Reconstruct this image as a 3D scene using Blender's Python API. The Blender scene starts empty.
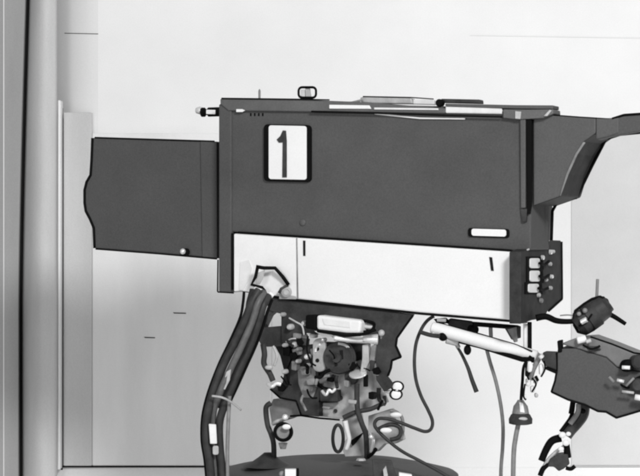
import bpy, bmesh, math, random
from mathutils import Vector, Matrix
random.seed(7)
scene = bpy.context.scene
COL = scene.collection
# ------------------------------------------------------------------ frame of reference
S = 0.0025          # metres per photo pixel at y = 0
D = 4.9             # camera distance
H = 1.3             # camera height
CAM = Vector((0, -D, H))
def px(n): return n * S
def P(u, v, y):
    s = S * (D + y) / D
    return Vector(((u - 320) * s, y, H + (238 - v) * s))
TH = math.radians(24)
dirv = Vector((math.cos(TH), -math.sin(TH), 0))   # along the camera body, towards its rear
nrm = Vector((math.sin(TH), math.cos(TH), 0))     # through the body, away from us
A0 = P(520, 200, -0.11)
SIDE = (A0, nrm)
REAR = (A0 + dirv * 0.0, dirv)
MECH = (P(330, 380, 0.14), nrm)
RP = (A0 + dirv * px(8), dirv * -1)   # rear face
def hit(u, v, plane, off=0.0):
    o, n = plane
    r = P(u, v, 0) - CAM
    t = ((o - n * off - CAM).dot(n)) / r.dot(n)
    return CAM + r * t
# ------------------------------------------------------------------ materials
def mat(name, g, rough=0.5, metal=0.0, var=0.12, scale=9.0, bump=0.02, fine=180.0, tint=(1, 1, 1), spec=0.5, streak=False, grain=.05):
    if g > .6: grain = .025
    elif g < .12: grain = .1
    m = bpy.data.materials.new(name); m.use_nodes = True
    nt = m.node_tree; N = nt.nodes; L = nt.links
    b = N['Principled BSDF']
    tc = N.new('ShaderNodeTexCoord'); mp = N.new('ShaderNodeMapping')
    if streak: mp.inputs['Scale'].default_value = (1, 1, 0.18)
    L.new(tc.outputs['Object'], mp.inputs[0])
    n1 = N.new('ShaderNodeTexNoise'); n1.inputs['Scale'].default_value = scale; n1.inputs['Detail'].default_value = 6
    n1.inputs['Roughness'].default_value = 0.6
    L.new(mp.outputs[0], n1.inputs['Vector'])
    cr = N.new('ShaderNodeValToRGB')
    lo, hi = g * (1 - var), g * (1 + var)
    cr.color_ramp.elements[0].position = 0.3; cr.color_ramp.elements[1].position = 0.7
    cr.color_ramp.elements[0].color = (lo * tint[0], lo * tint[1], lo * tint[2], 1)
    cr.color_ramp.elements[1].color = (min(hi, .95) * tint[0], min(hi, .95) * tint[1], min(hi, .95) * tint[2], 1)
    L.new(n1.outputs['Fac'], cr.inputs[0])
    ng = N.new('ShaderNodeTexNoise'); ng.inputs['Scale'].default_value = 260; ng.inputs['Detail'].default_value = 2
    L.new(tc.outputs['Object'], ng.inputs['Vector'])
    gr = N.new('ShaderNodeMapRange'); gr.inputs['From Min'].default_value = .3; gr.inputs['From Max'].default_value = .7
    gr.inputs['To Min'].default_value = 1 - grain; gr.inputs['To Max'].default_value = 1 + grain
    L.new(ng.outputs['Fac'], gr.inputs['Value'])
    vm = N.new('ShaderNodeVectorMath'); vm.operation = 'SCALE'
    L.new(cr.outputs[0], vm.inputs[0]); L.new(gr.outputs[0], vm.inputs['Scale']); L.new(vm.outputs[0], b.inputs['Base Color'])
    n2 = N.new('ShaderNodeTexNoise'); n2.inputs['Scale'].default_value = fine; n2.inputs['Detail'].default_value = 3
    L.new(tc.outputs['Object'], n2.inputs['Vector'])
    bp = N.new('ShaderNodeBump'); bp.inputs['Strength'].default_value = bump * 10; bp.inputs['Distance'].default_value = 0.001
    L.new(n2.outputs['Fac'], bp.inputs['Height']); L.new(bp.outputs[0], b.inputs['Normal'])
    mr = N.new('ShaderNodeMapRange'); mr.inputs['To Min'].default_value = max(0, rough - .1); mr.inputs['To Max'].default_value = min(1, rough + .12)
    L.new(n1.outputs['Fac'], mr.inputs['Value']); L.new(mr.outputs[0], b.inputs['Roughness'])
    b.inputs['Metallic'].default_value = metal
    b.inputs['Specular IOR Level'].default_value = spec
    return m
M = dict(
    body=mat('body_paint', .080, .6, var=.14, scale=5, spec=.15),
    body2=mat('body_paint_worn', .105, .5, var=.15, scale=14, spec=.35),
    hoodm=mat('hood_cloth', .078, .85, var=.08, scale=7, spec=.15, bump=.05),
    lidm=mat('lid_paint', .17, .5, var=.2, scale=12, spec=.3),
    vfm=mat('viewfinder_paint', .088, .6, var=.1, scale=5, spec=.3),
    white=mat('white_enamel', .79, .45, var=.03, scale=6, spec=.4),
    white3=mat('white_enamel_dull', .82, .5, var=.05, scale=9),
    white2=mat('white_enamel_grubby', .72, .5, var=.12, scale=18),
    black=mat('black_rubber', .004, .7, var=.2, spec=.08),
    dark=mat('dark_metal', .042, .55, var=.45, scale=22, spec=.2),
    mid=mat('grey_casting', .22, .5, var=.3, scale=30, bump=.06),
    dark2=mat('dark_paint_and_shade', .035, .6, var=.4, scale=30, spec=.15),
    light=mat('pale_casting', .42, .45, var=.22, scale=28, bump=.05),
    chrome=mat('polished_metal', .8, .25, metal=.4, var=.08, scale=30),
    cable=mat('cable_rubber', .034, .5, var=.35, scale=40, spec=.25),
    cable2=mat('cable_rubber_worn', .1, .5, var=.3, scale=30),
    greyc=mat('grey_cable', .2, .5, var=.25, scale=40),
    wallw=mat('wall_white_paint', .82, .8, var=.045, scale=2.2, bump=.02, spec=.1),
    wallr=mat('wall_board_paint', .63, .8, var=.06, scale=3, spec=.1),
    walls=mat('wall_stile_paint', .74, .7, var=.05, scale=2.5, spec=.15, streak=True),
    wallg=mat('wall_panel_shade_tone', .76, .7, var=.10, scale=4, spec=.15, streak=True),
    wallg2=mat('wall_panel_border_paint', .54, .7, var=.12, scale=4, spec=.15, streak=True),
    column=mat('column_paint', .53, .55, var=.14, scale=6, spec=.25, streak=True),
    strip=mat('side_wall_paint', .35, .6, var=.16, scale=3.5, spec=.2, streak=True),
    floor=mat('floor_lino', .8, .5, var=.06, scale=3),
    seam=mat('seam_shadow_gap', .012, .8, var=.2, spec=.1),
)
# ------------------------------------------------------------------ mesh helpers
def link(name, bm, m, parent=None, smooth=False, bevel=0.0, seg=2):
    me = bpy.data.meshes.new(name)
    bmesh.ops.recalc_face_normals(bm, faces=bm.faces[:])
    bm.to_mesh(me); bm.free()
    o = bpy.data.objects.new(name, me); COL.objects.link(o)
    me.materials.append(M[m])
    if smooth:
        for p in me.polygons: p.use_smooth = True
    if bevel:
        bv = o.modifiers.new('bevel', 'BEVEL'); bv.width = bevel; bv.segments = seg; bv.limit_method = 'ANGLE'; bv.angle_limit = math.radians(35)
    if parent:
        o.parent = parent
        o.matrix_parent_inverse = parent.matrix_world.inverted()
    return o
def tag(o, label, cat, group=None):
    o['label'] = label; o['category'] = cat
    if group: o['group'] = group
    return o
def thing(name, label, cat, loc, group=None):
    o = bpy.data.objects.new(name, None); COL.objects.link(o); o.location = loc
    o.empty_display_size = .05
    o.matrix_world = Matrix.Translation(loc)
    return tag(o, label, cat, group)
def a_prism(bm, pts, plane, off=0.0, thick=0.05):
    n = plane[1]
    f = [bm.verts.new(hit(u, v, plane, off)) for u, v in pts]
    b = [bm.verts.new(x.co + n * thick) for x in f]
    k = len(pts)
    bm.faces.new(f); bm.faces.new(b[::-1])
    for i in range(k):
        bm.faces.new((f[i], b[i], b[(i + 1) % k], f[(i + 1) % k]))
    return bm
def prism(name, pts, plane, m, parent, off=0.0, thick=0.05, bevel=0.002):
    return link(name, a_prism(bmesh.new(), pts, plane, off, thick), m, parent, bevel=bevel)
def smooth_path(pts, sub=6):
    out = []
    n = len(pts)
    if n < 3: return [Vector(p) for p in pts]
    for i in range(n - 1):
        p0 = pts[max(i - 1, 0)]; p1 = pts[i]; p2 = pts[i + 1]; p3 = pts[min(i + 2, n - 1)]
        for k in range(sub):
            t = k / sub
            out.append(0.5 * ((2 * p1) + (p2 - p0) * t + (2 * p0 - 5 * p1 + 4 * p2 - p3) * t * t + (3 * p1 - p0 - 3 * p2 + p3) * t ** 3))
    out.append(pts[-1])
    return out
def a_tube(bm, pts, r, seg=10, closed=False):
    """pts world vectors, r scalar or list"""
    n = len(pts)
    rs = r if isinstance(r, (list, tuple)) else [r] * n
    if len(rs) != n:
        rs = [rs[0] + (rs[-1] - rs[0]) * i / (n - 1) for i in range(n)]
    rings = []
    up = None
    for i in range(n):
        if closed: t = pts[(i + 1) % n] - pts[i - 1]
        else: t = pts[min(i + 1, n - 1)] - pts[max(i - 1, 0)]
        t.normalize()
        if up is None:
            up = Vector((0, 0, 1)) if abs(t.z) < .8 else Vector((0, 1, 0))
        up = (up - t * up.dot(t)).normalized()
        sd = t.cross(up)
        rings.append([bm.verts.new(pts[i] + (up * math.cos(a) + sd * math.sin(a)) * rs[i]) for a in [2 * math.pi * k / seg for k in range(seg)]])
    m = n if closed else n - 1
    for i in range(m):
        a = rings[i]; b = rings[(i + 1) % n]
        for k in range(seg):
            bm.faces.new((a[k], a[(k + 1) % seg], b[(k + 1) % seg], b[k]))
    if not closed:
        bm.faces.new(rings[0][::-1]); bm.faces.new(rings[-1])
    return bm
def tube(name, uvy, r, m, parent=None, smooth=True, seg=10, closed=False, sub=6):
    pts = [P(*q) for q in uvy]
    if closed:
        if smooth:
            k = len(pts); out = []
            for i in range(k):
                p0, p1, p2, p3 = pts[i - 1], pts[i], pts[(i + 1) % k], pts[(i + 2) % k]
                for j in range(sub):
                    t = j / sub
                    out.append(0.5 * ((2 * p1) + (p2 - p0) * t + (2 * p0 - 5 * p1 + 4 * p2 - p3) * t * t + (3 * p1 - p0 - 3 * p2 + p3) * t ** 3))
            pts = out
    elif smooth: pts = smooth_path(pts, sub)
    return link(name, a_tube(bmesh.new(), pts, r, seg, closed), m, parent, smooth=True)
def outline(name, poly, plane, off, r, m, parent, closed=True):
    pts = []
    k = len(poly)
    rng = range(k if closed else k - 1)
    for i in rng:
        a, b = hit(*poly[i], plane, off), hit(*poly[(i + 1) % k], plane, off)
        for t in (0.02, .35, .65, .98): pts.append(a.lerp(b, t))
    return link(name, a_tube(bmesh.new(), pts, r, 8, closed), m, parent, smooth=True)
def a_lathe(bm, o, axis, prof, seg=28):
    """prof: list of (distance along axis, radius)"""
    axis = axis.normalized()
    up = Vector((0, 0, 1)) if abs(axis.z) < .9 else Vector((1, 0, 0))
    e1 = (up - axis * up.dot(axis)).normalized(); e2 = axis.cross(e1)
    rings = []
    for h, r in prof:
        if r <= 1e-6: rings.append([bm.verts.new(o + axis * h)])
        else: rings.append([bm.verts.new(o + axis * h + (e1 * math.cos(a) + e2 * math.sin(a)) * r) for a in [2 * math.pi * k / seg for k in range(seg)]])
    for a, b in zip(rings, rings[1:]):
        for k in range(seg):
            j = (k + 1) % seg
            if len(a) == 1 and len(b) == 1: continue
            if len(a) == 1: bm.faces.new((a[0], b[j], b[k]))
            elif len(b) == 1: bm.faces.new((a[k], a[j], b[0]))
            else: bm.faces.new((a[k], a[j], b[j], b[k]))
    if len(rings[0]) > 1: bm.faces.new(rings[0][::-1])
    if len(rings[-1]) > 1: bm.faces.new(rings[-1])
    return bm
def lathe(name, o, axis, prof, m, parent=None, seg=28, smooth=True):
    ob = link(name, a_lathe(bmesh.new(), o, axis, prof, seg), m, parent, smooth=smooth)
    if smooth:
        md = ob.modifiers.new('edge', 'EDGE_SPLIT'); md.split_angle = math.radians(40)
    return ob
def ball(name, u, v, y, r, m, parent, sq=(1, 1, 1)):
    bm = bmesh.new()
    bmesh.ops.create_uvsphere(bm, u_segments=18, v_segments=12, radius=r)
    for x in bm.verts: x.co = Vector((x.co.x * sq[0], x.co.y * sq[1], x.co.z * sq[2])) + P(u, v, y)
    return link(name, bm, m, parent, smooth=True)
def rod(name, a, b, r, m, parent, r2=None, seg=16):
    pa, pb = P(*a), P(*b)
    L = (pb - pa).length
    r2 = r if r2 is None else r2
    c = min(r, r2, L) * .18
    return lathe(name, pa, pb - pa, [(0, r - c), (c, r), (L - c, r2), (L, r2 - c)], m, parent, seg)
def aplane(y): return (Vector((0, y, 0)), Vector((0, 1, 0)))
def rounded(u0, v0, u1, v1, r, slope=0.0, k=4):
    out = []
    for cx, cy, a0 in ((u1 - r, v0 + r, -90), (u1 - r, v1 - r, 0), (u0 + r, v1 - r, 90), (u0 + r, v0 + r, 180)):
        for i in range(k + 1):
            a = math.radians(a0 + 90 * i / k)
            x = cx + r * math.cos(a); y = cy + r * math.sin(a)
            out.append((x, y + slope * (x - u0)))
    return out
# ------------------------------------------------------------------ the setting
YW = 1.6
def wall_piece(name, u0, v0, u1, v1, y, m, thick=.02, parent=None, kind=True, du=0, bevel=.002):
    bm = a_prism(bmesh.new(), [(u0 + du, v0), (u1, v0), (u1, v1), (u0, v1)], aplane(y), 0, thick)
    o = link(name, bm, m, parent, bevel=bevel)
    if kind and not parent: o['kind'] = 'structure'
    return o
bm = bmesh.new()
a = [(98, -160), (900, -160), (900, 482), (98, 482)]
wall = link('wall', a_prism(bm, a, aplane(YW), 0, .1), 'wallw'); wall['kind'] = 'structure'
# long horizontal seam
prism('seam', [(470, 35.0), (640, 37.6), (900, 41.5), (900, 42.3), (640, 38.4), (470, 35.6)], aplane(YW), 'walls', wall, .0015, .001, 0)
# left hand stile above the panel; curve added to shade the wall leftwards
bm = bmesh.new()
cols = []
for k in range(15):
    t = k / 14
    u = 98.2 - t * 48
    cols.append([bm.verts.new(P(u, v, YW + .085 * t ** 2.0)) for v in (-160, 0, 120, 300, 482)])
for a_, b_ in zip(cols, cols[1:]):
    for k in range(4): bm.faces.new((a_[k], a_[k + 1], b_[k + 1], b_[k]))
st = link('wall_shade_curve', bm, 'walls', None, smooth=True); st['kind'] = 'structure'
link('seam', a_tube(bmesh.new(), [P(98.2 - 48 * t, 33.8 - t, YW + .085 * t ** 2 - .0005) for t in [k / 20 for k in range(15)]], px(.45), 6), 'seam', st)
# plain board to the right of the camera
rb = wall_piece('wall_board', 571.5, 131, 900, 465.4, YW - .003, 'wallr', .003, bevel=.001)

# panel at lower left, raised off the wall; its grey stands in for shade
panel = wall_piece('wall_shade_panel', 92, 133, 271, 466, YW - .016, 'wallg', .016, bevel=.004)
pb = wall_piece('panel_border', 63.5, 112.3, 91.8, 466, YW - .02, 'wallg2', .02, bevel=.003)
for q in ((173, 312.5, 186), (144, 337, 155)):
    prism('scratch', [(q[0], q[1]), (q[2], q[1] + .4), (q[2], q[1] + 1.3), (q[0] + 1, q[1] + 1)], aplane(YW), 'seam', panel, .0175, .001, 0)
# rounded column standing proud of the wall, black joint on both sides
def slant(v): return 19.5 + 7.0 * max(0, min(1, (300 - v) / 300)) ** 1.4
bm = bmesh.new()
rows = []
for v in range(-160, 493, 12):
    u0 = slant(v) + 1.6; u1 = 57.2
    row = []
    for k in range(11):
        t = k / 10
        yy = YW - .055 - .06 * math.sin(math.pi * (0.12 + .8 * t)) + .05 * (1 - t) ** 2
        row.append(bm.verts.new(P(u0 + (u1 - u0) * t, v, yy)))
    rows.append(row)
for a_, b_ in zip(rows, rows[1:]):
    for k in range(10): bm.faces.new((a_[k], a_[k + 1], b_[k + 1], b_[k]))
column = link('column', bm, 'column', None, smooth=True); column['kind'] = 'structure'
sd = column.modifiers.new('s', 'SOLIDIFY'); sd.thickness = .03
prism('bead', [(57.4, 100), (60.6, 100), (60.2, 470), (57, 470)], aplane(YW - .06), 'white', column, 0, .06, .004)
prism('joint', [(61.2, 108), (63.1, 108), (62.7, 470), (60.7, 470)], aplane(YW - .003), 'seam', column, 0, .003, 0)
pts = [(slant(v) - .6, v) for v in range(-160, 493, 20)] + [(slant(v) + 1.6, v) for v in range(480, -170, -20)]
prism('joint', pts, aplane(YW - .045), 'seam', column, 0, .04, 0)
pts = [(-200, -160)] + [(slant(v) - 1.4, v) for v in range(-160, 493, 20)] + [(-200, 480)]
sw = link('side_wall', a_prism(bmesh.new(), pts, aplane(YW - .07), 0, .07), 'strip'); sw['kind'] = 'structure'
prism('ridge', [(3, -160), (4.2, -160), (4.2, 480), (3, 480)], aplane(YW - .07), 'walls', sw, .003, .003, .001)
# skirting and floor
sk = wall_piece('skirting', 62, 466.2, 232, 467.6, YW - .018, 'seam', .018)
sk = wall_piece('skirting', 570, 466.2, 900, 467.4, YW - .008, 'wallg2', .008)
bm = bmesh.new()
z0 = P(0, 468, YW).z
q = [bm.verts.new(Vector(c)) for c in ((-3, -6, z0 - .45), (3, -6, z0 - .45), (3, YW + .1, z0 - .45), (-3, YW + .1, z0 - .45))]
bm.faces.new(q)
fl = link('floor', bm, 'floor'); fl['kind'] = 'structure'
bm = bmesh.new()
a_prism(bm, [(-200, 467.6), (900, 467.6), (900, 640), (-200, 640)], aplane(YW - .002), 0, .002)
lw = link('base_board', bm, 'wallw', bevel=.003); lw['kind'] = 'structure'

# ------------------------------------------------------------------ the television camera
cam_t = thing('television_camera', 'large dark grey vintage studio television camera with white lower panel and number 1 plate', 'television camera', hit(375, 300, SIDE) + nrm * .13)
T = cam_t
W = .27
shell = prism('body_shell', [(230, 101), (524, 108), (531, 113), (531, 250), (517, 251), (234, 232), (230, 232)], SIDE, 'body', T, 0, .15, .004)
prism('shell_core', [(232, 104), (500, 109), (500, 249), (236, 232)], SIDE, 'body', T, -.1, W - .1, .004)
prism('front_plate', [(218.5, 104), (231.5, 102), (231.5, 292.5), (218.5, 292)], SIDE, 'body', T, .006, W + .012, .004)
outline('edge_line', [(218, 259), (217.6, 292), (234, 293)], SIDE, .004, px(.8), 'black', T, closed=False)
lower = prism('lower_panel', [(233.5, 233.5), (516, 252), (516, 320.5), (420, 312.5), (299, 299.2), (297, 299), (240, 291), (233.5, 292)], SIDE, 'white', T, .012, .05, .004)
prism('lower_chassis', [(233.5, 233), (516, 251), (519, 250), (519, 322), (420, 313.5), (299, 300.5), (236, 291)], SIDE, 'dark', T, -.045, W - .05, .003)
outline('gasket', [(232.8, 232.2), (517, 251), (517.5, 321.8), (420, 313.8), (299, 300.6), (262, 295)], SIDE, .008, px(1.1), 'black', T, closed=False)
outline('gasket', [(232.6, 232), (232.6, 291)], SIDE, .008, px(1.4), 'black', T, closed=False)
prism('access_door', [(234.4, 235), (296, 239), (297.4, 298.4), (241, 290.4), (234.4, 291)], SIDE, 'white3', lower, .0132, .002, 0)
prism('panel_seam', [(296.2, 238), (297, 238), (298.2, 299), (296.8, 299)], SIDE, 'mid', lower, .0145, .002, 0)
prism('slot', [(303, 240.5), (305.2, 240.7), (305.2, 256), (303.2, 255.8)], SIDE, 'seam', lower, .0138, .002, 0)
prism('slot', [(489.2, 257), (492, 257.4), (493.6, 271), (491, 270.6)], SIDE, 'seam', lower, .0138, .002, 0)
prism('corner_post', [(519, 251.5), (524, 252.5), (524, 324), (519, 323)], SIDE, 'mid', T, .012, .03, .003)
# name plate (blank in the photograph) near the rear
npl = prism('label_frame', rounded(468, 227.8, 509, 236.8, 2.5, .03), SIDE, 'black', T, .004, .004, 0)
prism('label_face', rounded(471.5, 228.6, 506, 235.6, 2.2, .03), SIDE, 'white', npl, .0075, .003, 0)
# number plate
fr = prism('number_plate', rounded(263.6, 124, 310.8, 181.2, 4, .02), SIDE, 'black', T, .008, .008, .001)
prism('plate_face', rounded(268.6, 125.2, 306.4, 179, 2.5, .02), SIDE, 'white', fr, .0105, .003, .0005)
prism('digit', [(282.8, 130.3), (285.8, 130.6), (286.6, 141), (286.6, 177.4), (282.2, 177.4), (282.6, 142.4), (278.8, 142.6), (276.6, 139.5), (280.2, 136)], SIDE, 'dark', fr, .0125, .002, 0)
# top rim and cover
cov = prism('top_cover', [(220, 98.5), (300, 99.5), (365, 102), (445, 108), (445, 113.5), (380, 112.5), (228, 110.5), (220, 104)], SIDE, 'body2', T, .010, W + .02, .003)
prism('top_cover', [(445.2, 106), (502, 107.5), (502, 114), (445.2, 113)], SIDE, 'white2', T, .008, W * .6, .003)
outline('edge_line', [(220, 98.2), (300, 99.2), (330, 99.8)], SIDE, .012, px(.7), 'black', T, closed=False)
outline('edge_line', [(310, 111.5), (380, 113), (445, 115.4), (503, 116.8)], SIDE, .012, px(.9), 'black', T, closed=False)
outline('edge_line', [(374, 113.5), (420, 118.2), (466, 118.6)], SIDE, .004, px(.9), 'white', T, closed=False)  # white line painted as a thin highlight below the cover
prism('cover_highlight', [(236, 109), (242, 109), (245, 110.4), (242, 112), (236, 112)], SIDE, 'white', cov, .012, .003, .001)  # white sliver painted as a highlight on the cover front
for x in (250, 254, 258, 262): prism('rivet', [(x, 113), (x + 1.4, 113), (x + 1.4, 116), (x, 116)], SIDE, 'black', T, .001, .002, 0)
prism('sight_rail', [(329, 104.6), (369, 105.2), (371, 108.8), (329, 108.6)], SIDE, 'white', T, .014, .01, .0015)
prism('sight_rail', [(374, 107.4), (438, 108.2), (438, 110), (374, 109.4)], SIDE, 'white2', T, .0145, .006, .001)
prism('top_rod', [(360, 97.2), (366, 96.4), (411, 97.8), (413, 103.8), (366, 103), (360, 101.5)], SIDE, 'light', T, -.03, .03, .003)
prism('top_rod', [(413, 99.4), (434, 100), (434, 104.6), (413, 104)], SIDE, 'white2', T, -.032, .02, .002)
outline('edge_line', [(362, 96.4), (411, 97.4), (434, 99)], SIDE, -.03, px(.6), 'black', T, closed=False)
outline('edge_line', [(318, 104), (352, 102.5), (362, 100)], SIDE, -.02, px(1.2), 'mid', T, closed=False)
lathe('hinge_knob', hit(438.5, 102.6, SIDE, .012), nrm, [(0, px(3)), (.004, px(3.8)), (.02, px(3.8))], 'black', T)
prism('top_bar', [(441, 98.6), (479.5, 99.4), (480, 103.4), (441, 102.4)], SIDE, 'dark', T, -.01, .03, .002)
prism('rear_rail', [(445, 103.4), (516, 105), (553, 105.2), (553, 109), (516, 108.6), (445, 106)], SIDE, 'vfm', T, .012, .05, .002)
prism('rear_bracket', [(503, 109.2), (527, 109.4), (553, 109.2), (553.4, 113.6), (543, 118), (518, 119.5), (503, 117.8)], SIDE, 'body2', T, .014, .06, .002)
prism('bracket_lug', [(515, 111), (521, 111.6), (520, 119), (515, 118.5)], SIDE, 'light', T, .018, .006, .001)
prism('bracket_lug', [(543.5, 116), (549.5, 109.6), (551.5, 110.6), (547, 116)], SIDE, 'light', T, .018, .006, .001)
# rear vertical fittings
prism('rear_post', [(520, 119), (525.4, 119), (525.2, 208), (520.6, 208)], SIDE, 'vfm', T, .010, .02, .002)
prism('rear_slot', [(526, 113), (531.4, 113), (531, 206), (529.5, 214), (527, 214)], SIDE, 'black', T, .008, .01, .001)
prism('rear_slot', [(520.6, 209), (527, 209), (526, 222), (522, 222)], SIDE, 'dark', T, .008, .01, .001)
# top left fittings
lathe('thumb_screw', hit(196.5, 110.5, SIDE, -.08), dirv, [(0, 0), (0, px(3)), (px(4), px(4.2)), (px(7), px(3.4))], 'chrome', T)
rod_o = hit(202, 112.2, SIDE, -.08)
lathe('clamp_stud', rod_o, dirv, [(0, px(5)), (px(3), px(5)), (px(3.1), px(3.2)), (px(8), px(3.2)), (px(8.1), px(5)), (px(20), px(5))], 'black', T)
prism('stud_band', [(206, 109.6), (215, 109.8), (215, 114.2), (206, 114)], SIDE, 'white', T, -.065, .004, .001)
# lifting ring on top
u0, v0, u1, v1 = 298.6, 87.2, 316, 97.6
pts = [hit(u, v, SIDE, -.06) for u, v in rounded(u0, v0, u1, v1, 3.5, 0, 4)]
ring = link('lifting_ring', a_tube(bmesh.new(), pts, px(1.3), 8, True), 'black', T, smooth=True)
prism('ring_pin', [(305, 88), (309, 88), (311, 99.5), (305.5, 99.5)], SIDE, 'light', ring, -.062, .008, .001)
prism('ring_plate', [(300.5, 89.5), (304.6, 89.5), (304.8, 97), (300.5, 96)], SIDE, 'white2', ring, -.064, .006, .001)
lathe('cover_screw', hit(259.5, 99.5, SIDE, -.05), Vector((0, 0, 1)), [(0, px(1.2)), (px(9), px(1.2)), (px(11), px(.5))], 'mid', T)
lathe('side_screw', hit(303, 222.5, SIDE, 0), -nrm, [(0, px(3.4)), (.003, px(3.2)), (.005, px(2))], 'vfm', T)
# rear face: connector panel
def rface(name, pts, m, parent, off=0, thick=.01, bevel=.001):
    return prism(name, pts, (A0, -dirv * -1), m, parent, off, thick, bevel)
cp = prism('connector_panel', [(521, 252), (549, 240), (561, 240.5), (561.5, 299), (548, 311), (545, 316), (521, 324)], RP, 'dark2', T, 0, .03, .002)
outline('edge_line', [(561.4, 240.5), (561.9, 299), (548.5, 311)], RP, 0, px(1.3), 'black', cp, closed=False)
outline('edge_line', [(527, 250), (538, 245.6), (549, 240.5)], RP, .002, px(.9), 'light', cp, closed=False)
for i, (ua, va, ub, vb) in enumerate(((530.6, 258.2, 540, 268.2), (530.6, 270.6, 540, 281.6), (529, 283.8, 539, 292.6))):
    outline('patch_lead', [(ub - .5, (va + vb) / 2), (ub + 4.5, (va + vb) / 2 + 2), (ub + 9, (va + vb) / 2 - 2 + i)], RP, .012, px(1.5), 'black', cp, closed=False)
    s = prism('socket', [(ua - 3.5, va - 1.5), (ub + 3, va - 1.5), (ub + 4, vb + 1.5), (ua - 3.5, vb + 1.5)], RP, 'black', cp, .003, .004, .001)
    prism('plug', rounded(ua, va, ub, vb, 1.6, 0, 3), RP, 'white', s, .006, .006, .001)
for u, v, r, m_ in ((541.5, 257.6, 2.6, 'chrome'), (549.5, 252, 2.6, 'chrome'), (552, 251.6, 2, 'light'), (549, 264, 2.2, 'light'), (550.5, 276.6, 2.2, 'chrome'), (545, 280, 1.8, 'light'), (549.4, 288, 2.2, 'light'), (537.5, 295, 2.4, 'light'), (540, 300.5, 2.6, 'mid')):
    lathe('terminal', hit(u, v, RP, .002), dirv, [(0, px(r)), (.006, px(r * .9)), (.008, px(r * .5))], m_, cp, 12)
# rear upper shell and viewfinder hood, narrowing towards the right
HP = (hit(531, 170, SIDE, 0) + nrm * .0, (nrm * math.cos(math.radians(4)) + dirv * math.sin(math.radians(4))).normalized())
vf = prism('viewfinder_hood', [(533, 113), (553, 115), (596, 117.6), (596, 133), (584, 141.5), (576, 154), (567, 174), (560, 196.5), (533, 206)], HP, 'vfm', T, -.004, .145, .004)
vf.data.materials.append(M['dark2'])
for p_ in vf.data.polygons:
    if p_.normal.x > .6 or p_.normal.z < -.5: p_.material_index = 1  # dark material put on rear and under faces as shade
prism('rear_door', [(532, 112.5), (552.6, 114), (552.6, 240.3), (529, 249.5)], RP, 'vfm', T, .0, .01, .002)
outline('edge_line', [(551.4, 241), (552.4, 211), (557, 202.6), (565, 199.5), (577, 197.6)], HP, -.13, px(1.5), 'black', vf, closed=False)
outline('edge_line', [(577, 197), (592, 166), (606, 139), (620, 134.5), (640, 132.5), (662, 130)], HP, -.13, px(1.5), 'black', vf, closed=False)
outline('edge_line', [(584, 142), (576, 154), (567, 174), (560, 196)], HP, -.003, px(.7), 'mid', vf, closed=False)
prism('hood_lining', [(585.4, 143.5), (606, 138.6), (591, 166), (577.5, 195.6), (561.6, 197)], HP, 'body', vf, -.135, .006, .001)
prism('visor', [(596.3, 118), (612, 118.6), (624, 115.6), (665, 113), (665, 130), (640, 131), (608, 137), (596.3, 140)], HP, 'body', vf, -.006, .03, .003)
prism('visor_band', [(596, 118.4), (618.5, 117.6), (618.5, 132.6), (607, 136.5), (596, 139)], HP, 'vfm', vf, -.0035, .01, .002)
outline('edge_line', [(585, 142), (577, 154), (568, 174), (560, 196)], HP, -.003, px(.7), 'mid', vf, closed=False)
outline('edge_line', [(612, 118.6), (624, 114.8), (665, 112)], HP, -.005, px(1.1), 'black', vf, closed=False)
outline('edge_line', [(612, 119), (580, 117), (553, 115)], HP, -.005, px(.6), 'black', vf, closed=False)
# soft lens hood on the left, its front edge bulging
lh_pts = [(92.5, 137.5), (217, 141.5), (218, 258.6), (160, 253.5), (94.5, 248.6), (93.8, 228), (90, 219), (85.8, 211), (84.6, 203), (84.6, 190), (86.6, 182), (90.6, 175), (91.6, 160)]
lh = prism('lens_hood', lh_pts, SIDE, 'hoodm', T, -.035, .19, .004)
outline('edge_line', [lh_pts[i] for i in (0, 12, 11, 10, 9, 8, 7, 6, 5, 4)], SIDE, -.034, px(1.5), 'black', lh, closed=False)
outline('edge_line', [(92.5, 137.4), (217, 141.3)], SIDE, -.034, px(.8), 'black', lh, closed=False)
outline('edge_line', [(94.5, 248.8), (160, 253.8), (218, 258.9)], SIDE, -.034, px(.9), 'black', lh, closed=False)
prism('hood_flange', [(200, 141.5), (216.5, 142), (217, 258), (202, 256.8)], SIDE, 'body', lh, -.031, .006, .002)
lathe('hood_knob', hit(186.5, 252, SIDE, -.03), -nrm, [(0, px(4)), (.008, px(4)), (.01, px(3))], 'black', lh)
ball('knob_tip', 182.8, 251.4, hit(182, 251, SIDE, 0).y, px(3.1), 'chrome', lh)

# ------------------------------------------------------------------ the pan and tilt head
head = thing('pan_tilt_head', 'pan and tilt head crowded with brackets, wheel and white motor under the camera body', 'camera mount', P(335, 460, .2))
def mp_(name, pts, m, off=0, thick=.05, bevel=.002, parent=None): return prism(name, pts, MECH, m, parent or head, off, thick, bevel)
cradle = mp_('cradle', [(262, 296), (299, 301.5), (414, 314.5), (411, 319), (404, 328), (397, 338), (396, 346), (401, 357), (392, 360), (391, 368), (387, 376), (393, 384), (391, 388), (384, 392), (376, 380), (374, 345), (368, 336), (330, 336), (306, 333), (302, 344), (281, 343), (281, 314), (270, 311)], 'dark', .045, .008)
outline('edge_line', [(413, 315.5), (404, 328), (397, 338), (396, 346), (401, 357), (392, 360.5), (391, 368), (388, 376)], MECH, .046, px(1.2), 'black', cradle, closed=False)
mp_('side_arm', [(256, 336), (262, 320), (268, 308), (281, 308), (274, 311.5), (269, 316), (263.5, 327.5), (281, 326), (300, 330), (300, 346), (262, 347)], 'dark', .04, .03)
mp_('rib', [(283, 344), (288, 343), (293, 352), (292, 372), (296, 384), (288, 385), (286, 372), (289, 356)], 'dark', .02, .03)
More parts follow.
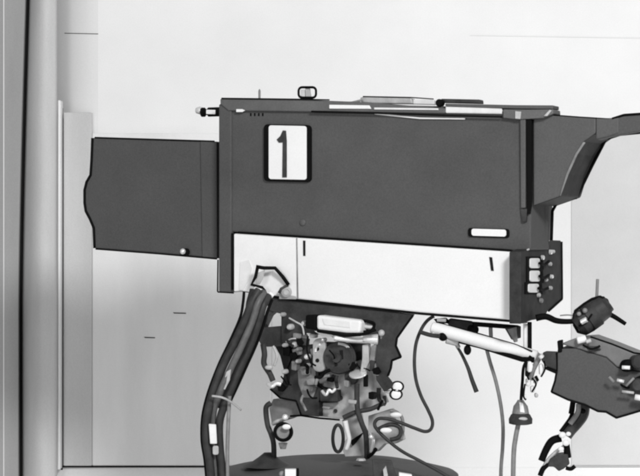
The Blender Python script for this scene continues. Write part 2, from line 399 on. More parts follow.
mp_('main_column', [(290, 346), (327, 344), (320, 366), (318, 386), (323, 389), (332, 391), (337, 390), (337, 401), (326, 402), (319, 400), (319, 417), (301, 415), (296, 401), (280, 398), (270, 389), (272, 384), (286, 389), (289, 384)], 'dark', .03, .07, .003)
mp_('column_face', [(297, 366), (315, 367), (317, 387), (313, 398), (303, 398), (298, 384)], 'mid', .0315, .01, .003)
mp_('cross_plate', [(318, 362), (336, 368), (360, 360), (378, 366), (381, 392), (385, 403), (360, 412), (343, 419), (319, 416.5), (319, 403), (338, 402), (338, 390), (320, 386)], 'light', .005, .03, .002)
for u, v in ((333, 376.4), (335.5, 411), (341, 398)): lathe('bolt_hole', hit(u, v, MECH, .008), -nrm, [(0, px(2.2)), (.002, px(2))], 'dark', head, 10)
mp_('lower_bracket', [(273, 399), (297, 401), (301, 414), (290, 419), (280, 422), (272, 426), (269, 408)], 'mid', .0, .03)
outline('edge_line', [(290, 416.2), (301, 415.6), (319, 418.2), (340, 420)], MECH, .01, px(1), 'black', head, closed=False)
lk = mp_('perforated_link', rounded(312.4, 338.5, 325.4, 372, 6, 0), 'light', .052, .012, .003)
for v in (349, 360.5): lathe('link_hole', hit(317.5, v, MECH, .052), -nrm, [(0, px(2.1)), (.002, px(2))], 'seam', lk, 12)
# wheel
mp_('back_casting', [(274, 345), (292, 345), (292, 392), (281, 390), (284, 372), (280, 356)], 'dark', .0, .03)
mp_('back_casting', [(322, 342), (366, 344), (372, 380), (360, 374), (346, 374), (330, 372)], 'dark', .0, .03)
for i_, (u, v, w_, h_) in enumerate(((286, 352, 7, 9), (297, 336, 9, 6), (303, 342, 7, 8), (312, 336, 6, 5), (294, 366, 6, 10), (330, 380, 7, 5), (346, 384, 6, 8), (372, 366, 5, 12), (352, 402, 9, 5), (326, 408, 8, 4), (371, 396, 6, 8), (308, 389, 10, 6))):
    mp_('small_bracket', [(u - w_ / 2, v - h_ / 2), (u + w_ / 2, v - h_ / 2 + 1), (u + w_ / 2 - 1, v + h_ / 2), (u - w_ / 2, v + h_ / 2 - 1)], ('black', 'mid', 'dark', 'light', 'mid')[i_ % 5], .056, .025, .003)
for p_ in ([(290, 346), (292, 358), (286, 372), (289, 384)], [(270, 389), (280, 398), (296, 401), (301, 415)], [(320, 366), (318, 386), (323, 389)], [(337, 401), (326, 402), (319, 401)], [(327, 344), (322, 362)]):
    outline('shadow_gap', p_, MECH, .031, px(.9), 'black', head, closed=False)
c = hit(341.5, 357.5, MECH, .035)
wh = lathe('focus_wheel', c, -nrm, [(0, px(16)), (.004, px(16.8)), (.02, px(16.8)), (.024, px(15.6)), (.022, px(13)), (.026, px(5)), (.034, px(4.4)), (.034, 0)], 'dark', head, 40)
for u, v in ((341, 355), (335, 361.5)):
    mp_('wheel_slot', [(u - 1.6, v - 4.6), (u + 1.2, v - 5), (u + 2.2, v + 4), (u - .2, v + 5)], 'seam', .0625, .004, .0005, wh)
tube('wheel_rim', [(338, 343.5, .06), (345, 345, .06), (350, 350, .06), (350, 355, .06)], px(1.6), 'light', wh)
# white motor and rods
mo = mp_('motor', [(316.5, 315.2), (359, 320.4), (361.4, 321), (360, 333.2), (346, 333), (316.5, 329.4)], 'white', .085, .045, .006)
mp_('motor_cap', [(305.4, 315), (316, 315), (316, 330), (304.8, 328.6)], 'black', .083, .04, .004, mo)
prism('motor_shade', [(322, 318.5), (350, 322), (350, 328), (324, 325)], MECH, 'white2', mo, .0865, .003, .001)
rod('motor_shaft', (360, 325.6, .04), (372, 327, .05), px(3), 'chrome', mo)
tube('motor_clamp', [(362, 321, .04), (368, 321.5, .03), (374, 324, .04), (372, 330, .04), (364, 332, .03)], px(1.6), 'black', mo)
mp_('base_strip', [(314, 331), (328, 333), (333, 337.6), (322, 336.2)], 'white', .075, .02, .001)
outline('edge_line', [(317, 331), (336, 334.2), (345, 336), (360, 335), (376, 330)], MECH, .085, px(1.4), 'black', head, closed=False)
dr = tube('drive_rod', [(334, 338, .04), (348, 339.6, .04), (364, 340, .04), (369, 339, .04)], [px(2.6), px(2.8)], 'chrome', head)
ro = rod('rod_sleeve', (363, 339, .035), (378, 339.4, .035), px(3.4), 'chrome', head, px(5.6))
rod('rod_end', (378, 336, .04), (388, 333, .06), px(5.2), 'mid', head, px(3))
ball('rod_ball', 381.5, 333, .03, px(3.4), 'light', head)
mp_('short_strut', [(362, 345), (368, 344), (369, 362), (364, 372), (360, 372), (362, 358)], 'light', .05, .02)
mp_('short_strut', [(371, 346), (376, 344), (374, 360), (378, 376), (373, 376), (369, 360)], 'mid', .052, .02)
for k, (u, v, r, m_) in enumerate(((292, 326.8, 3.2, 'chrome'), (306, 323.2, 2.8, 'chrome'), (284.6, 314.4, 2.3, 'light'), (296.6, 344.4, 3, 'chrome'), (286.6, 345, 2.2, 'light'), (300.6, 349, 2.2, 'mid'), (309, 356.6, 2.8, 'chrome'), (300, 361, 2.2, 'light'), (286.4, 371.5, 2.6, 'chrome'), (325.5, 339.5, 2, 'chrome'), (309, 365, 2, 'light'))):
    lathe('bolt', hit(u, v, MECH, .044), -nrm, [(0, px(r)), (.016, px(r)), (.021, px(r * .6)), (.0215, 0)], m_, head, 14)
for u, v in ((302, 338), (314, 352), (304, 372), (296, 352), (322, 380), (310, 382)):
    mp_('casting_boss', [(u - 5, v - 3), (u + 4, v - 4), (u + 5, v + 3), (u - 3, v + 4)], 'mid' if (int(u) % 3) else 'dark', .047, .014, .004)
random.seed(21)
for k_ in range(15):
    u = random.uniform(272, 388); v = random.uniform(334, 408)
    a_ = random.uniform(0, 6.28); l_ = random.uniform(8, 20)
    p_ = [(u, v, .055)]
    for q_ in range(3):
        a_ += random.uniform(-.9, .9)
        u += math.cos(a_) * l_ / 3; v += math.sin(a_) * l_ / 3
        u = min(max(u, 268), 390); v = min(max(v, 330), 411)
        p_.append((u, v, .055 + random.uniform(-.012, .01)))
    tube('lead', p_, px(random.choice((.8, 1.0, 1.4, 1.8))), random.choice(('black', 'black', 'black', 'dark2', 'mid', 'white2')), head, seg=8)
for u, v in ((300, 342), (352, 366), (376, 371), (281, 388), (293, 356)):
    prism('gap_shade', [(u - 4, v - 2), (u + 1, v - 4), (u + 4, v + 1), (u + 1, v + 4), (u - 3, v + 3)], MECH, 'black', head, .058, .01, .001)  # black patches put in as deep shade between the castings
tube('lead', [(289, 318, .06), (296, 322, .05), (302, 326, .05), (304, 335, .05)], px(.9), 'light', head)
tube('lead', [(308, 336, .05), (307, 350, .05), (311, 362, .05), (316, 366, .05)], px(1), 'black', head)
tube('lead', [(286, 342, .06), (291, 339, .05), (296, 338.6, .05)], px(.8), 'light', head)
tube('spring', [(322, 391, .06), (326, 395, .05), (329, 390, .05), (332, 392, .05), (335.5, 388.6, .05)], px(1.6), 'chrome', head)
mp_('spring_seat', [(319, 390), (328, 395), (337, 392), (337.5, 402), (320, 401.6)], 'dark', .036, .02, .002)
tube('hanging_strap', [(263, 344, .06), (264.5, 354, .06), (264, 364, .06), (270, 374, .06), (273, 381, .06)], px(3), 'dark', head)
ball('strap_buckle', 269, 367.5, .04, px(3), 'light', head, (1.4, .6, .8))
tube('hanging_strap', [(273, 346, .06), (277, 356, .06), (274, 366, .06)], px(1.4), 'light', head)
tube('hook', [(268, 384, .06), (272, 386.5, .05), (276, 383.6, .05), (281, 384.4, .05)], px(2.2), 'chrome', head)
# disc pair, clip
lathe('clip_disc', hit(358, 374.6, MECH, .05), (-nrm + Vector((0, 0, 2.2))), [(0, px(9)), (.004, px(9)), (.006, px(6))], 'chrome', head)
lathe('clip_disc', hit(352, 377, MECH, .03), -nrm, [(0, px(8)), (.008, px(7))], 'dark', head)
mp_('clip_stem', [(363, 375), (367, 375), (367, 387), (363, 387)], 'black', .05, .01)
for u, v in ((397.4, 386.6), (396, 394.4)):
    a_ = lathe('eyelet', P(u, v, .04), Vector((0, -1, 0)), [(0, px(5)), (.006, px(4.6)), (.008, px(2))], 'white', head)
    tube('eyelet_rim', [(u + 6 * math.cos(t), v + 4.9 * math.sin(t), .035) for t in [k * math.pi / 6 for k in range(12)]], px(.9), 'black', a_, closed=True, sub=2)
rod('eyelet_pin', (383, 391.4, .05), (392, 392, .04), px(1.6), 'chrome', head)
# posts down to the pedestal
tube('support_post', [(357, 384, .06), (357, 400, .06), (358, 412, .06), (362, 424, .06), (366, 436, .07), (367, 458, .1)], px(2.8), 'dark', head)
tube('support_post', [(379, 388, .08), (379, 398, .08), (384, 404, .08), (384, 396, .08)], px(2.4), 'dark', head)
tube('branch_arm', [(343, 418, .07), (350, 414.6, .07), (358, 411.6, .07), (371, 409, .07), (384, 403, .07)], px(2.4), 'dark', head)
tube('support_post', [(271, 403, .08), (266, 408, .08), (267.4, 424, .08), (271, 434, .08), (273.6, 444, .08), (274, 462, .12)], px(2.7), 'dark', head)
mp_('horn_casting', [(342, 420), (358, 414), (360, 424), (366, 436), (366, 456), (345, 457), (341, 446), (347, 438), (343, 428)], 'light', -.01, .03)
mp_('horn_casting', [(368, 416), (374, 414), (390, 409), (396, 420), (402, 440), (394, 444), (384, 444), (376, 452), (368, 454)], 'light', -.02, .03)
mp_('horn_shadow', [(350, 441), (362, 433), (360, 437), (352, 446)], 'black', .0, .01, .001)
tube('pale_horn', [(345, 421, .06), (347, 430, .06), (349, 440, .06), (346, 450, .06)], [px(3), px(2)], 'white2', head)
tube('bail', [(338 + 5.2 * math.cos(t), 438.5 + 13.5 * math.sin(t), .07 + .02 * math.sin(t)) for t in [k * math.pi / 6 for k in range(12)]], px(1.8), 'dark', head, closed=True, sub=3)
tube('clevis', [(371, 433, .05), (373, 441, .05), (371, 452, .07)], px(2), 'chrome', head)
ball('clevis_pin', 371, 437, .04, px(2.6), 'chrome', head)
tube('clevis_link', [(376, 449, .06), (372, 454, .07), (368, 457, .08)], px(2), 'black', head)
# round knob at lower left of the head
c = P(283, 432, .03)
kn = lathe('lock_knob', c, Vector((.1, -1, .05)), [(-.02, px(9)), (0, px(10)), (.012, px(10)), (.014, px(8)), (.01, px(7)), (.01, 0)], 'black', head, 32)
lathe('knob_face', c + Vector((0, -.0105, 0)), Vector((.1, -1, .05)), [(0, px(6.6)), (.003, px(6)), (.004, 0)], 'mid', kn)
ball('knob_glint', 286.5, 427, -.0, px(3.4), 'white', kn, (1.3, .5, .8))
ball('knob_nub', 285.2, 417.4, .02, px(3.3), 'chrome', head)
tube('knob_stem', [(283, 443, .06), (283, 449, .06)], [px(5), px(3)], 'light', head)
tube('knob_bracket', [(273, 424, .06), (277, 421.5, .05), (283, 420, .05)], px(2), 'light', head)

# ------------------------------------------------------------------ pedestal top
c = P(336, 474, .2)
ped = thing('camera_pedestal', 'dark round pedestal top at the foot of the picture carrying the head', 'pedestal', c)
lathe('pedestal_dome', c, Vector((0, 0, 1)), [(-.12, .33), (0, .318), (.006, .31), (.016, .27), (.03, .2), (.038, .1), (.04, .0)], 'body', ped, 72)
lathe('mount_boss', P(268, 466, .12), Vector((0, 0, 1)), [(0, px(26)), (.010, px(17)), (.022, px(10)), (.03, px(6)), (.034, px(4))], 'dark', ped, 28)
prism('plate', [(285, 469.5), (296, 469.5), (296, 482), (285, 482)], aplane(-.1), 'white', ped, .03, .02, .001)
prism('plate_gap', [(296.4, 469), (299, 469), (299, 482), (296.4, 482)], aplane(-.1), 'black', ped, .03, .02, .001)
prism('plate', [(399, 473), (412, 475), (412, 484), (399, 484)], aplane(-.1), 'white', ped, .03, .02, .001)
prism('plate', [(383, 470), (386, 466), (388, 476), (384, 478)], aplane(-.1), 'light', ped, .04, .01, .001)
lathe('pedestal_nut', P(361, 460.6, .05), Vector((0, 0, 1)), [(0, px(5)), (px(2), px(4))], 'light', ped, 6)
ball('pedestal_nut', 282, 474, -.1, px(3), 'mid', ped)
prism('pedestal_web', [(372, 460), (392, 461), (398, 480), (374, 480)], aplane(-.1), 'dark', ped, .02, .02, .002)

# ------------------------------------------------------------------ cables at left
def cable(name, pts, r, m, label, cat='cable', group=None, **k):
    o = tube(name, pts, r, m, None, **k); tag(o, label, cat, group); return o
cable('camera_cable', [(259, 290, -.0), (252, 302, -.01), (246, 318, -.01), (235, 342, -.0), (223, 366, .0), (212.6, 394, .0), (207, 418, 0), (206.4, 440, 0), (209.6, 462, .0), (213, 500, .0)], px(4.4), 'cable', 'dark cable second from the outer edge of the bundle curving down left of the head', sub=8)
cable('camera_cable', [(264, 292, .01), (258, 303, -.014), (252, 322, -.012), (242, 345, -.014), (231, 368, -.01), (220, 392, -.012), (213.4, 412, .012), (212.6, 440, .02), (215, 470, .02), (217, 500, .02)], px(3.6), 'cable2', 'slightly paler middle cable of the bundle curving down left of the head', sub=8)
cable('camera_cable', [(268, 296, .02), (263, 306, .0), (258, 324, .0), (250, 346, .01), (240, 368, .01), (230.6, 390, .01), (223.4, 408, .01), (219.4, 424, .01), (219.8, 446, .01), (222, 470, .01), (223, 500, .01)], px(4.2), 'cable', 'dark cable on the inner edge of the bundle left of the head', sub=8)
cable('camera_cable', [(254, 290, .03), (250, 306, .02), (250, 322, .02), (243, 346, .03), (235, 366, .03), (228, 384, .03), (219, 408, .03)], px(4.6), 'dark2', 'blackish cable tucked behind the others in the left bundle', sub=8)
cable('camera_cable', [(272, 300, .03), (268, 310, .01), (263, 326, .01), (255.6, 346, .02), (246.6, 366, .02), (236.6, 388, .02), (229, 404, .02)], px(1.6), 'black', 'thin black lead following the inner edge of the left cable bundle', sub=8)
cable('camera_cable', [(229.5, 396, .0), (228.4, 420, 0), (227.4, 450, 0), (227.6, 472, .0), (228, 500, .0)], px(2.0), 'greyc', 'thin pale grey cable hanging straight below the left bundle')
cable('cable_tie', [(212, 396, -.03), (222, 397.6, -.035), (231, 402, -.02), (241, 410, -.0)], px(1.1), 'light', 'pale cord tied across the left cable bundle', 'cord')
tp = prism('cable_tape', [(208.6, 424), (216, 424.6), (217, 444), (210, 444)], aplane(-.022), 'white2', None, 0, .01, .002); tag(tp, 'pale tape patch on the outer left cable', 'tape', 'pale wrappings on the left cables')
tp = prism('cable_tape', rounded(212.6, 446, 218.6, 455, 2), aplane(-.022), 'light', None, 0, .01, .002); tag(tp, 'small rounded pale clip on the left cables, lowest of the wrappings', 'clip', 'pale wrappings on the left cables')
tp = prism('cable_tape', [(226, 372), (231, 369), (230, 380), (225, 390), (222, 389)], aplane(-.02), 'light', None, 0, .008, .002); tag(tp, 'long pale patch between the two left cables, highest of the wrappings', 'tape', 'pale wrappings on the left cables')
# carrying loop in front of the white panel
cable('camera_cable', [(244, 292, .01), (243, 303, .01), (240, 318, .01), (230, 341, .01), (218.6, 365, .01), (208.4, 392, .01), (202.6, 416, .01), (201.8, 440, .01), (205, 462, .01), (208.4, 500, .01)], px(1.5), 'black', 'thin black line added as the dark outer edge of the left cable bundle', sub=8)  # added to give the bundle its dark edge, not a separate lead
lo = thing('cable_loop', 'black six sided wire loop in front of the white lower panel', 'loop', P(268, 285, -.02))
yl = hit(268, 285, SIDE, .04).y
tube('loop_wire', [(256, 266.6, yl), (264, 268, yl), (275, 268, yl), (283, 277, yl), (288.5, 285, yl)], px(1.9), 'black', lo, smooth=False)
tube('loop_wire', [(257.5, 267.6, yl), (255.5, 277, yl), (251.5, 284.6, yl), (262, 287.6, yl), (265, 291.5, yl)], px(1.8), 'black', lo, smooth=False)
tube('loop_wire', [(288, 285, yl), (281, 289, yl), (279, 293, yl)], px(1.5), 'dark', lo, smooth=False)
prism('loop_shade', [(257, 273), (265, 270), (263, 279), (260, 284), (256, 284)], aplane(yl), 'light', lo, -.004, .004, .001)
rod('loop_lever', (254.5, 288, yl - .01), (263, 291, yl - .01), px(1.5), 'white', lo)
rod('loop_lever', (269, 293, yl - .01), (273.5, 296.4, yl - .01), px(2.4), 'white', lo)
rod('loop_lever', (260.6, 302.4, yl - .01), (264.6, 297.6, yl - .01), px(2.2), 'white', lo)
lathe('loop_boss', P(286.5, 292, yl), Vector((0, -1, 0)), [(-.01, px(5.6)), (0, px(5.4)), (.004, px(3)), (.002, px(2.8))], 'light', lo, 24)
prism('loop_plate', [(279, 293), (296, 296.5), (296, 299.4), (279, 299)], SIDE, 'light', lo, .016, .003, .001)
g1 = prism('smudge', [(240, 262), (249, 260), (252, 268), (249, 280), (243, 290), (239, 290)], SIDE, 'white2', lower, .0150, .002, 0)

# ------------------------------------------------------------------ cables and pan handle at right
cable('control_cable', [(434, 316, .02), (427, 321, .02), (421, 330, .02), (416, 344, .02), (414.4, 362, .02), (416, 380, .02), (421, 396, .02), (428, 410, .02), (432.4, 421, .02), (431, 429, .02), (425, 431.6, .02), (414, 428, .02), (400, 422.6, .02), (388, 419, .02), (378, 419, .02), (374.6, 425, .02), (380, 433, .01), (392, 444, .0), (404, 452.6, -.01), (420, 461, -.02), (440, 472, -.03), (470, 490, -.04)], px(1.75), 'cable', 'thin dark cable looping from under the body to the pedestal', sub=8)
cable('control_cable', [(376, 431, .03), (383, 427, .03), (391, 424.6, .03), (399, 427, .03), (401, 433, .03), (397.6, 438, .03), (390, 440, .03)], px(2.2), 'cable', 'short dark cable curl right of the head above the pedestal')
cable('control_cable', [(390, 411, .06), (396, 412, .06), (402, 418, .06), (403, 430, .06), (401, 440, .06)], px(1.8), 'greyc', 'short grey cable arching behind the curl right of the head')
tp = ball('metal_clip', 386, 430.5, 0.0, px(4), 'white', None, (1.5, .5, .7)); tag(tp, 'bright oval clip inside the cable curl', 'clip')
tp = ball('metal_clip', 396, 415, .05, px(4), 'white', None, (1.5, .5, .7)); tag(tp, 'bright oval clip above the cable curl', 'clip')
cable('control_cable', [(456, 345, .0), (462, 355, .0), (468, 368, .0), (472, 380, .0), (476.6, 392, .0)], [px(1.4), px(2.5)], 'cable', 'short dark lead hanging free below the white pan bar')
cable('control_cable', [(485.6, 345, .0), (490, 362, .0), (496, 382, .0), (500.6, 404, .0), (503, 426, .0), (502.6, 448, .0), (501, 470, .0), (501, 500, .0)], px(1.9), 'greyc', 'long grey cable dropping from the middle of the pan bar')
# clamp under the rail
cl = thing('bar_clamp', 'dark clamp joining the pan bar to the underside of the camera', 'clamp', P(460, 328, .05))
prism('clamp_block', [(452, 319), (474, 322), (477, 325), (477, 332), (466, 333), (452, 328), (447, 322.6)], aplane(.02), 'dark', cl, 0, .06, .003)
prism('clamp_jaw', [(434, 319.4), (447, 318), (451, 323.4), (438, 324)], aplane(.02), 'black', cl, .0, .03, .002)
rod('clamp_pin', (437, 320, 0.0), (446, 320.4, 0.0), px(1.8), 'white', cl)
rod('clamp_knob', (470, 329, .0), (476, 330, -.02), px(4.2), 'black', cl)
prism('underside_rail', [(474, 322.4), (520, 326), (520, 330), (474, 326.4)], aplane(-.03), 'black', cl, 0, .05, .001)
rod('drop_pin', (490.5, 326, -.02), (491, 337, -.02), px(2), 'mid', cl)
rod('drop_pin', (512, 328, -.04), (516, 342, -.04), px(5), 'mid', cl, px(2))
prism('bracket', [(505, 328), (521, 326), (521, 338), (512, 340)], aplane(-.04), 'dark', cl, .0, .02, .002)
rod('drop_tube', (529.6, 322, -.06), (529.6, 351, -.06), px(2.2), 'black', cl)
rod('drop_tube', (525.4, 324, -.065), (525.4, 349, -.065), px(2.2), 'white2', cl)
# pan bar
ph = thing('pan_bar', 'long white pan bar with black underside running from the clamp to the control box', 'pan handle', P(433, 328, .0))
rod('bar', (432, 327.6, .0), (537, 357, -.10), px(6.2), 'white', ph, px(6.2), 20)
tube('bar_edge', [(436, 322.4, -.005), (475, 332.6, -.03), (515, 344.4, -.08), (532, 351.4, -.11)], px(.8), 'black', ph, smooth=False)
tube('bar_grip', [(459, 341.6, .0), (480, 346.6, -.03), (505, 354.4, -.08), (522, 359.4, -.11), (534, 360, -.12)], [px(1.8), px(2.8)], 'black', ph, smooth=False)
tube('cable_lug', [(420, 332, .0), (430, 335, -.02), (440, 336.4, -.03)], px(2.2), 'dark', ph)
ball('ball_knob', 443, 336.6, -.02, px(4.6), 'black', ph)
ball('ball_knob', 433, 335, -.02, px(2.4), 'chrome', ph)
rod('ball_stem', (446, 340, -.01), (458, 343, -.01), px(3.6), 'light', ph)
ball('ball_knob', 467.5, 350, -.02, px(3.8), 'black', ph, (1, 1, 1.35))
tube('stem_tip', [(456, 342, -.01), (458.6, 348, -.01)], px(2.4), 'greyc', ph)
# control box at right
BN = Vector((math.sin(TH * .6), math.cos(TH * .6), 0))
BOX = (P(580, 380, -.18), BN)
bx = thing('control_box', 'dark control box with paler top hung at the end of the pan bar', 'control box', P(590, 400, -.1))
prism('case', [(557.4, 349), (575, 348.6), (590, 353), (606, 358), (617, 368), (660, 376), (660, 404), (640, 410.4), (616.4, 417.6), (606, 411.6), (598, 411), (585, 404.6), (568, 399.6), (551, 392), (556.4, 373), (557.4, 371)], BOX, 'body', bx, 0, .16, .003)
prism('case_lid', [(560, 344), (576, 338.4), (592, 337.4), (612, 344.6), (634, 353.4), (660, 357), (660, 375.4), (617.4, 367.4), (606.4, 357.4), (590, 352.4), (575, 348)], BOX, 'lidm', bx, -.012, .15, .003)
outline('edge_line', [(556.6, 372), (555, 381), (551.4, 392), (568, 399.8), (585, 405), (598, 411.4), (606, 412), (616.4, 418), (640, 411), (660, 404)], BOX, .001, px(1.0), 'black', bx, closed=False)
outline('edge_line', [(590, 336.6), (612, 344), (634, 352.8), (660, 356.6)], BOX, -.012, px(.8), 'black', bx, closed=False)
prism('lid_catch', [(586, 346), (598, 346.4), (601, 350), (590, 351.6)], BOX, 'dark', bx, -.006, .01, .002)
tube('lid_spring', [(583, 345, -.19), (591, 349, -.2), (598, 347, -.2), (600, 345.6, -.2)], px(1.1), 'black', bx)
rod('lid_pin', (577, 340.6, -.18), (586, 338.6, -.18), px(3.6), 'white', bx)
rod('lid_pin', (586, 342, -.19), (591, 340.4, -.19), px(2), 'light', bx)
prism('hinge_plate', [(557, 341), (561.6, 340), (562, 352), (558, 353)], BOX, 'black', bx, .004, .03, .002)
prism('end_bracket', [(543, 352), (556, 352.6), (557, 371), (545, 366), (541, 360)], BOX, 'dark', bx, -.01, .05, .003)
prism('edge_plate', [(545, 367), (557.6, 371.6), (556.6, 374.4), (545, 369.4)], BOX, 'black', bx, .001, .03, .001)
# details at its right end
for u, v, r, m_ in ((627, 365.6, 6, 'black'), (637, 362, 7, 'dark'), (636, 385, 6.5, 'dark')):
    lathe('switch_knob', hit(u, v, BOX, .01), -BN + Vector((.4, 0, .1)), [(-.01, px(r)), (.012, px(r)), (.016, px(r * .8))], m_, bx, 20)
for p, q, r, m_ in (((622, 367.4), (630, 367.8), 1.8, 'white'), ((617, 380), (624, 381.6), 1.6, 'chrome'), ((635, 397), (646, 399), 2.8, 'white'), ((622, 391.4), (634, 393), 1.3, 'light'), ((609, 377), (614, 382), 1.4, 'mid'), ((626, 386), (634, 378), 1.2, 'mid')):
    pa, pb_ = hit(*p, BOX, .03), hit(*q, BOX, .03)
    link('fitting', a_tube(bmesh.new(), [pa, pb_], px(r), 12), m_, bx, smooth=True)
tube('fitting_wire', [(620, 384, -.2), (628, 388, -.22), (634, 380, -.22), (642, 376, -.22)], px(1.1), 'black', bx)

# hanging plug below the bar end
pg = thing('hanging_plug', 'bell shaped plug on a cable hanging from the pan bar end', 'plug', P(520, 424, -.1))
yP = -.12
lathe('plug_body', P(520.6, 424.6, yP), Vector((0, 0, 1)), [(0, px(8)), (px(1), px(11.4)), (px(5.5), px(11.6)), (px(9.6), px(9.4)), (px(11), px(7.6))], 'dark', pg, 32)
lathe('plug_collar', P(520.6, 413.4, yP), Vector((0, 0, 1)), [(0, px(8.4)), (px(7), px(7)), (px(11), px(4)), (px(13), px(3))], 'mid', pg, 32)
prism('plug_key', [(519.4, 402), (523, 403), (525, 413), (520, 413)], aplane(yP - .02), 'white', pg, .0, .01, .002)
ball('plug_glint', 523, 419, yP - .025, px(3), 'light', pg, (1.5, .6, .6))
tube('plug_cord', [(531, 356, yP), (524, 366, yP), (522.4, 382, yP), (521.4, 394, yP), (520.8, 404, yP)], px(1.5), 'black', pg)
tube('plug_cable', [(518.4, 424, yP), (515.6, 438, yP), (513.6, 456, yP), (513, 500, yP)], px(2.4), 'greyc', pg)
# buckles and chain between bar and box
ch = thing('buckle_chain', 'cluster of pale buckles and a short chain hanging where pan bar meets box', 'chain', P(533, 380, -.13))
yc = -.15
tube('strap', [(541, 354, yc), (537, 362, yc), (533, 370, yc), (530, 380, yc)], px(2.6), 'mid', ch)
rod('strap_end', (540, 355, yc - .02), (542.6, 358, yc - .02), px(2.6), 'chrome', ch)
for u, v, r, a_, m_ in ((530, 367, 3.6, 1.6, 'white'), (541.6, 369.4, 3.2, 1.8, 'white'), (527.6, 374, 3, 1.0, 'black'), (536, 380.6, 3, 1.2, 'light'), (528.4, 382.6, 3.4, 1.2, 'white2'), (533, 389.6, 3.2, 1.1, 'white2'), (536.6, 395.6, 2.4, 1, 'light'), (525.6, 397, 2, 1.4, 'white')):
    h_ = r * a_
    prism('buckle', [(u - r * .7, v - h_ * .8), (u + r * .3, v - h_), (u + r * .9, v - h_ * .2), (u + r * .5, v + h_ * .9), (u - r * .6, v + h_)], aplane(yc), m_, ch, .02, .02, .003)
for p_ in ([(527, 362), (526, 372), (529, 380)], [(544, 361), (545, 369), (541, 377)], [(532, 378), (536, 384), (532, 392)], [(525, 384), (523.6, 396), (526, 400)]):
    tube('loop', [(a0, b0, yc - .03) for a0, b0 in p_], px(.9), 'black', ch, seg=8)
rod('rivet', (535.6, 376, yc - .02), (538, 381, yc - .02), px(1.4), 'black', ch)

# crank / friction handle at right
ck = thing('winding_crank', 'dark egg shaped crank with thin upright rod right of the connector panel', 'crank', P(592, 317, -.06))
yk = -.08
lathe('crank_body', P(577, 326.5, yk), P(608.5, 303, yk) - P(577, 326.5, yk), [(-.003, 0), (-.002, px(8)), (.008, px(11.4)), (.012, px(13)), (.03, px(12)), (.032, px(13.6)), (.056, px(13.8)), (.060, px(12.4)), (.084, px(12)), (.09, px(9)), (.097, px(8.4)), (.0975, 0)], 'dark', ck, 32)
outline('crank_rim', [(575, 311), (584, 304), (592, 299), (600, 296.6), (607, 300), (610.6, 309), (608, 315), (601, 322), (594, 329.6), (586, 334), (578, 332), (574, 325)], aplane(yk), .01, px(1.3), 'black', ck)
rod('crank_rod', (597.6, 279, yk), (596.6, 301, yk), px(1.5), 'mid', ck)
tube('crank_arm', [(536, 318, yk), (546, 316.6, yk), (556, 320.6, yk), (566, 321.6, yk), (577, 321, yk)], [px(3.4), px(2.4)], 'black', ck)
tube('crank_arm', [(607, 313, yk), (614, 316.6, yk), (621, 321, yk), (625.6, 324, yk)], [px(2.6), px(1.9)], 'black', ck)
tube('crank_wire', [(560, 315.6, yk), (567, 315, yk), (573, 315.4, yk)], px(.7), 'mid', ck)
rod('crank_spot', (581, 322.6, yk - .035), (587, 319.4, yk - .04), px(2.8), 'chrome', ck)  # bright stub standing for the highlight on the crank body
ball('crank_spot', 585, 310.6, yk - .032, px(2.6), 'mid', ck)
ball('crank_spot', 579, 314, yk - .03, px(2.2), 'mid', ck)
tube('crank_wire', [(579, 326, yk - .03), (586, 322, yk - .04), (592, 314, yk - .04)], px(1), 'black', ck)

# folding handle arm below the box
ar = thing('folding_arm', 'dark jointed arm with white rivets hanging below the control box', 'arm', P(565, 470, -.05))
ya = -.08
rod('upper_link', (573.5, 399, ya), (571, 414, ya), px(2.6), 'black', ar)
tube('upper_link', [(584, 402, ya), (583, 414, ya), (578, 422, ya), (571, 430, ya), (566.6, 436, ya)], [px(6), px(5.4)], 'dark', ar)
tube('link_edge', [(573.6, 402, ya), (571.4, 416, ya), (565, 426, ya), (560.6, 432, ya)], px(2), 'black', ar)
tube('link_face', [(578.6, 404, ya - .012), (577.6, 413, ya - .014), (570, 424, ya - .014)], px(2.6), 'mid', ar)
ball('rivet', 583, 411, ya - .01, px(3), 'black', ar)
for u, v, r in ((562.4, 435, 3.2), (568.4, 434, 2.3), (566, 443, 3.2), (561, 449, 2.6)):
    ball('rivet', u, v, ya - .02, px(r), 'white', ar, (1.1, .6, .95))
tube('lower_link', [(561, 438, ya), (552, 441, ya), (546, 450, ya), (541.4, 461, ya)], [px(4), px(3.4)], 'black', ar)
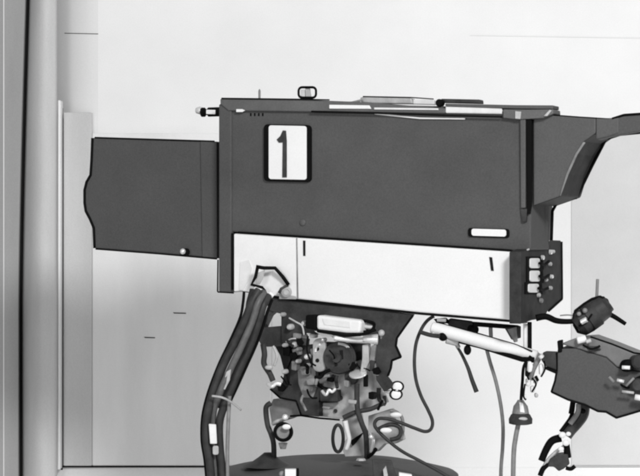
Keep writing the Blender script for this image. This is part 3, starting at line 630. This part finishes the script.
tube('lower_link', [(565, 446, ya), (556, 452, ya), (548, 460, ya), (543, 468, ya)], px(1.8), 'light', ar)
rod('lower_link', (566, 443, ya), (568, 458, ya), px(3.4), 'black', ar)
prism('foot_block', [(550, 459), (558, 455), (568, 454), (570, 464), (564, 469), (559, 471.6), (554, 467), (548, 467)], aplane(ya), 'dark', ar, .01, .05, .003)
tube('foot', [(548, 464, ya), (543, 469, ya), (540, 476, ya)], px(2.6), 'black', ar)
tube('foot', [(566, 468, ya), (571, 469, ya), (575, 466, ya)], px(2), 'black', ar)

# ------------------------------------------------------------------ light
w = bpy.data.worlds.new('World'); scene.world = w; w.use_nodes = True
bgn = w.node_tree.nodes['Background']; bgn.inputs[0].default_value = (1, 1, 1, 1); bgn.inputs[1].default_value = .22
def area(name, loc, target, sx, sy, power):
    l = bpy.data.lights.new(name, 'AREA'); l.shape = 'RECTANGLE'; l.size = sx; l.size_y = sy; l.energy = power
    o = bpy.data.objects.new(name, l); COL.objects.link(o); o.location = loc
    o.rotation_euler = (Vector(target) - Vector(loc)).to_track_quat('-Z', 'Y').to_euler(); return o
area('key_light', (1.6, -4.8, 3.8), (0, 0, 1.2), 1.0, .8, 262)
area('fill_light', (-2.6, -4.6, 2.0), (0, 0, 1.2), 1.6, 1.6, 60)
area('low_wall_fill', (1.9, .7, .3), (-.05, YW, .7), .6, .6, 10)  # unseen fill added to lift the dim lower wall
area('wall_light', (1.0, .2, 3.4), (.4, YW, 1.5), 2.2, .5, 8)
# ------------------------------------------------------------------ camera
cd = bpy.data.cameras.new('camera'); co = bpy.data.objects.new('camera', cd); COL.objects.link(co)
co.location = CAM; co.rotation_euler = (math.radians(90), 0, 0)
cd.sensor_width = 36; cd.lens = 36 * D / (640 * S); cd.clip_end = 100
scene.camera = co
scene.view_settings.view_transform = 'Standard'; scene.view_settings.look = 'None'; scene.view_settings.exposure = 0
scene.cycles.pixel_filter_type = 'BLACKMAN_HARRIS'; scene.cycles.filter_width = 2.4
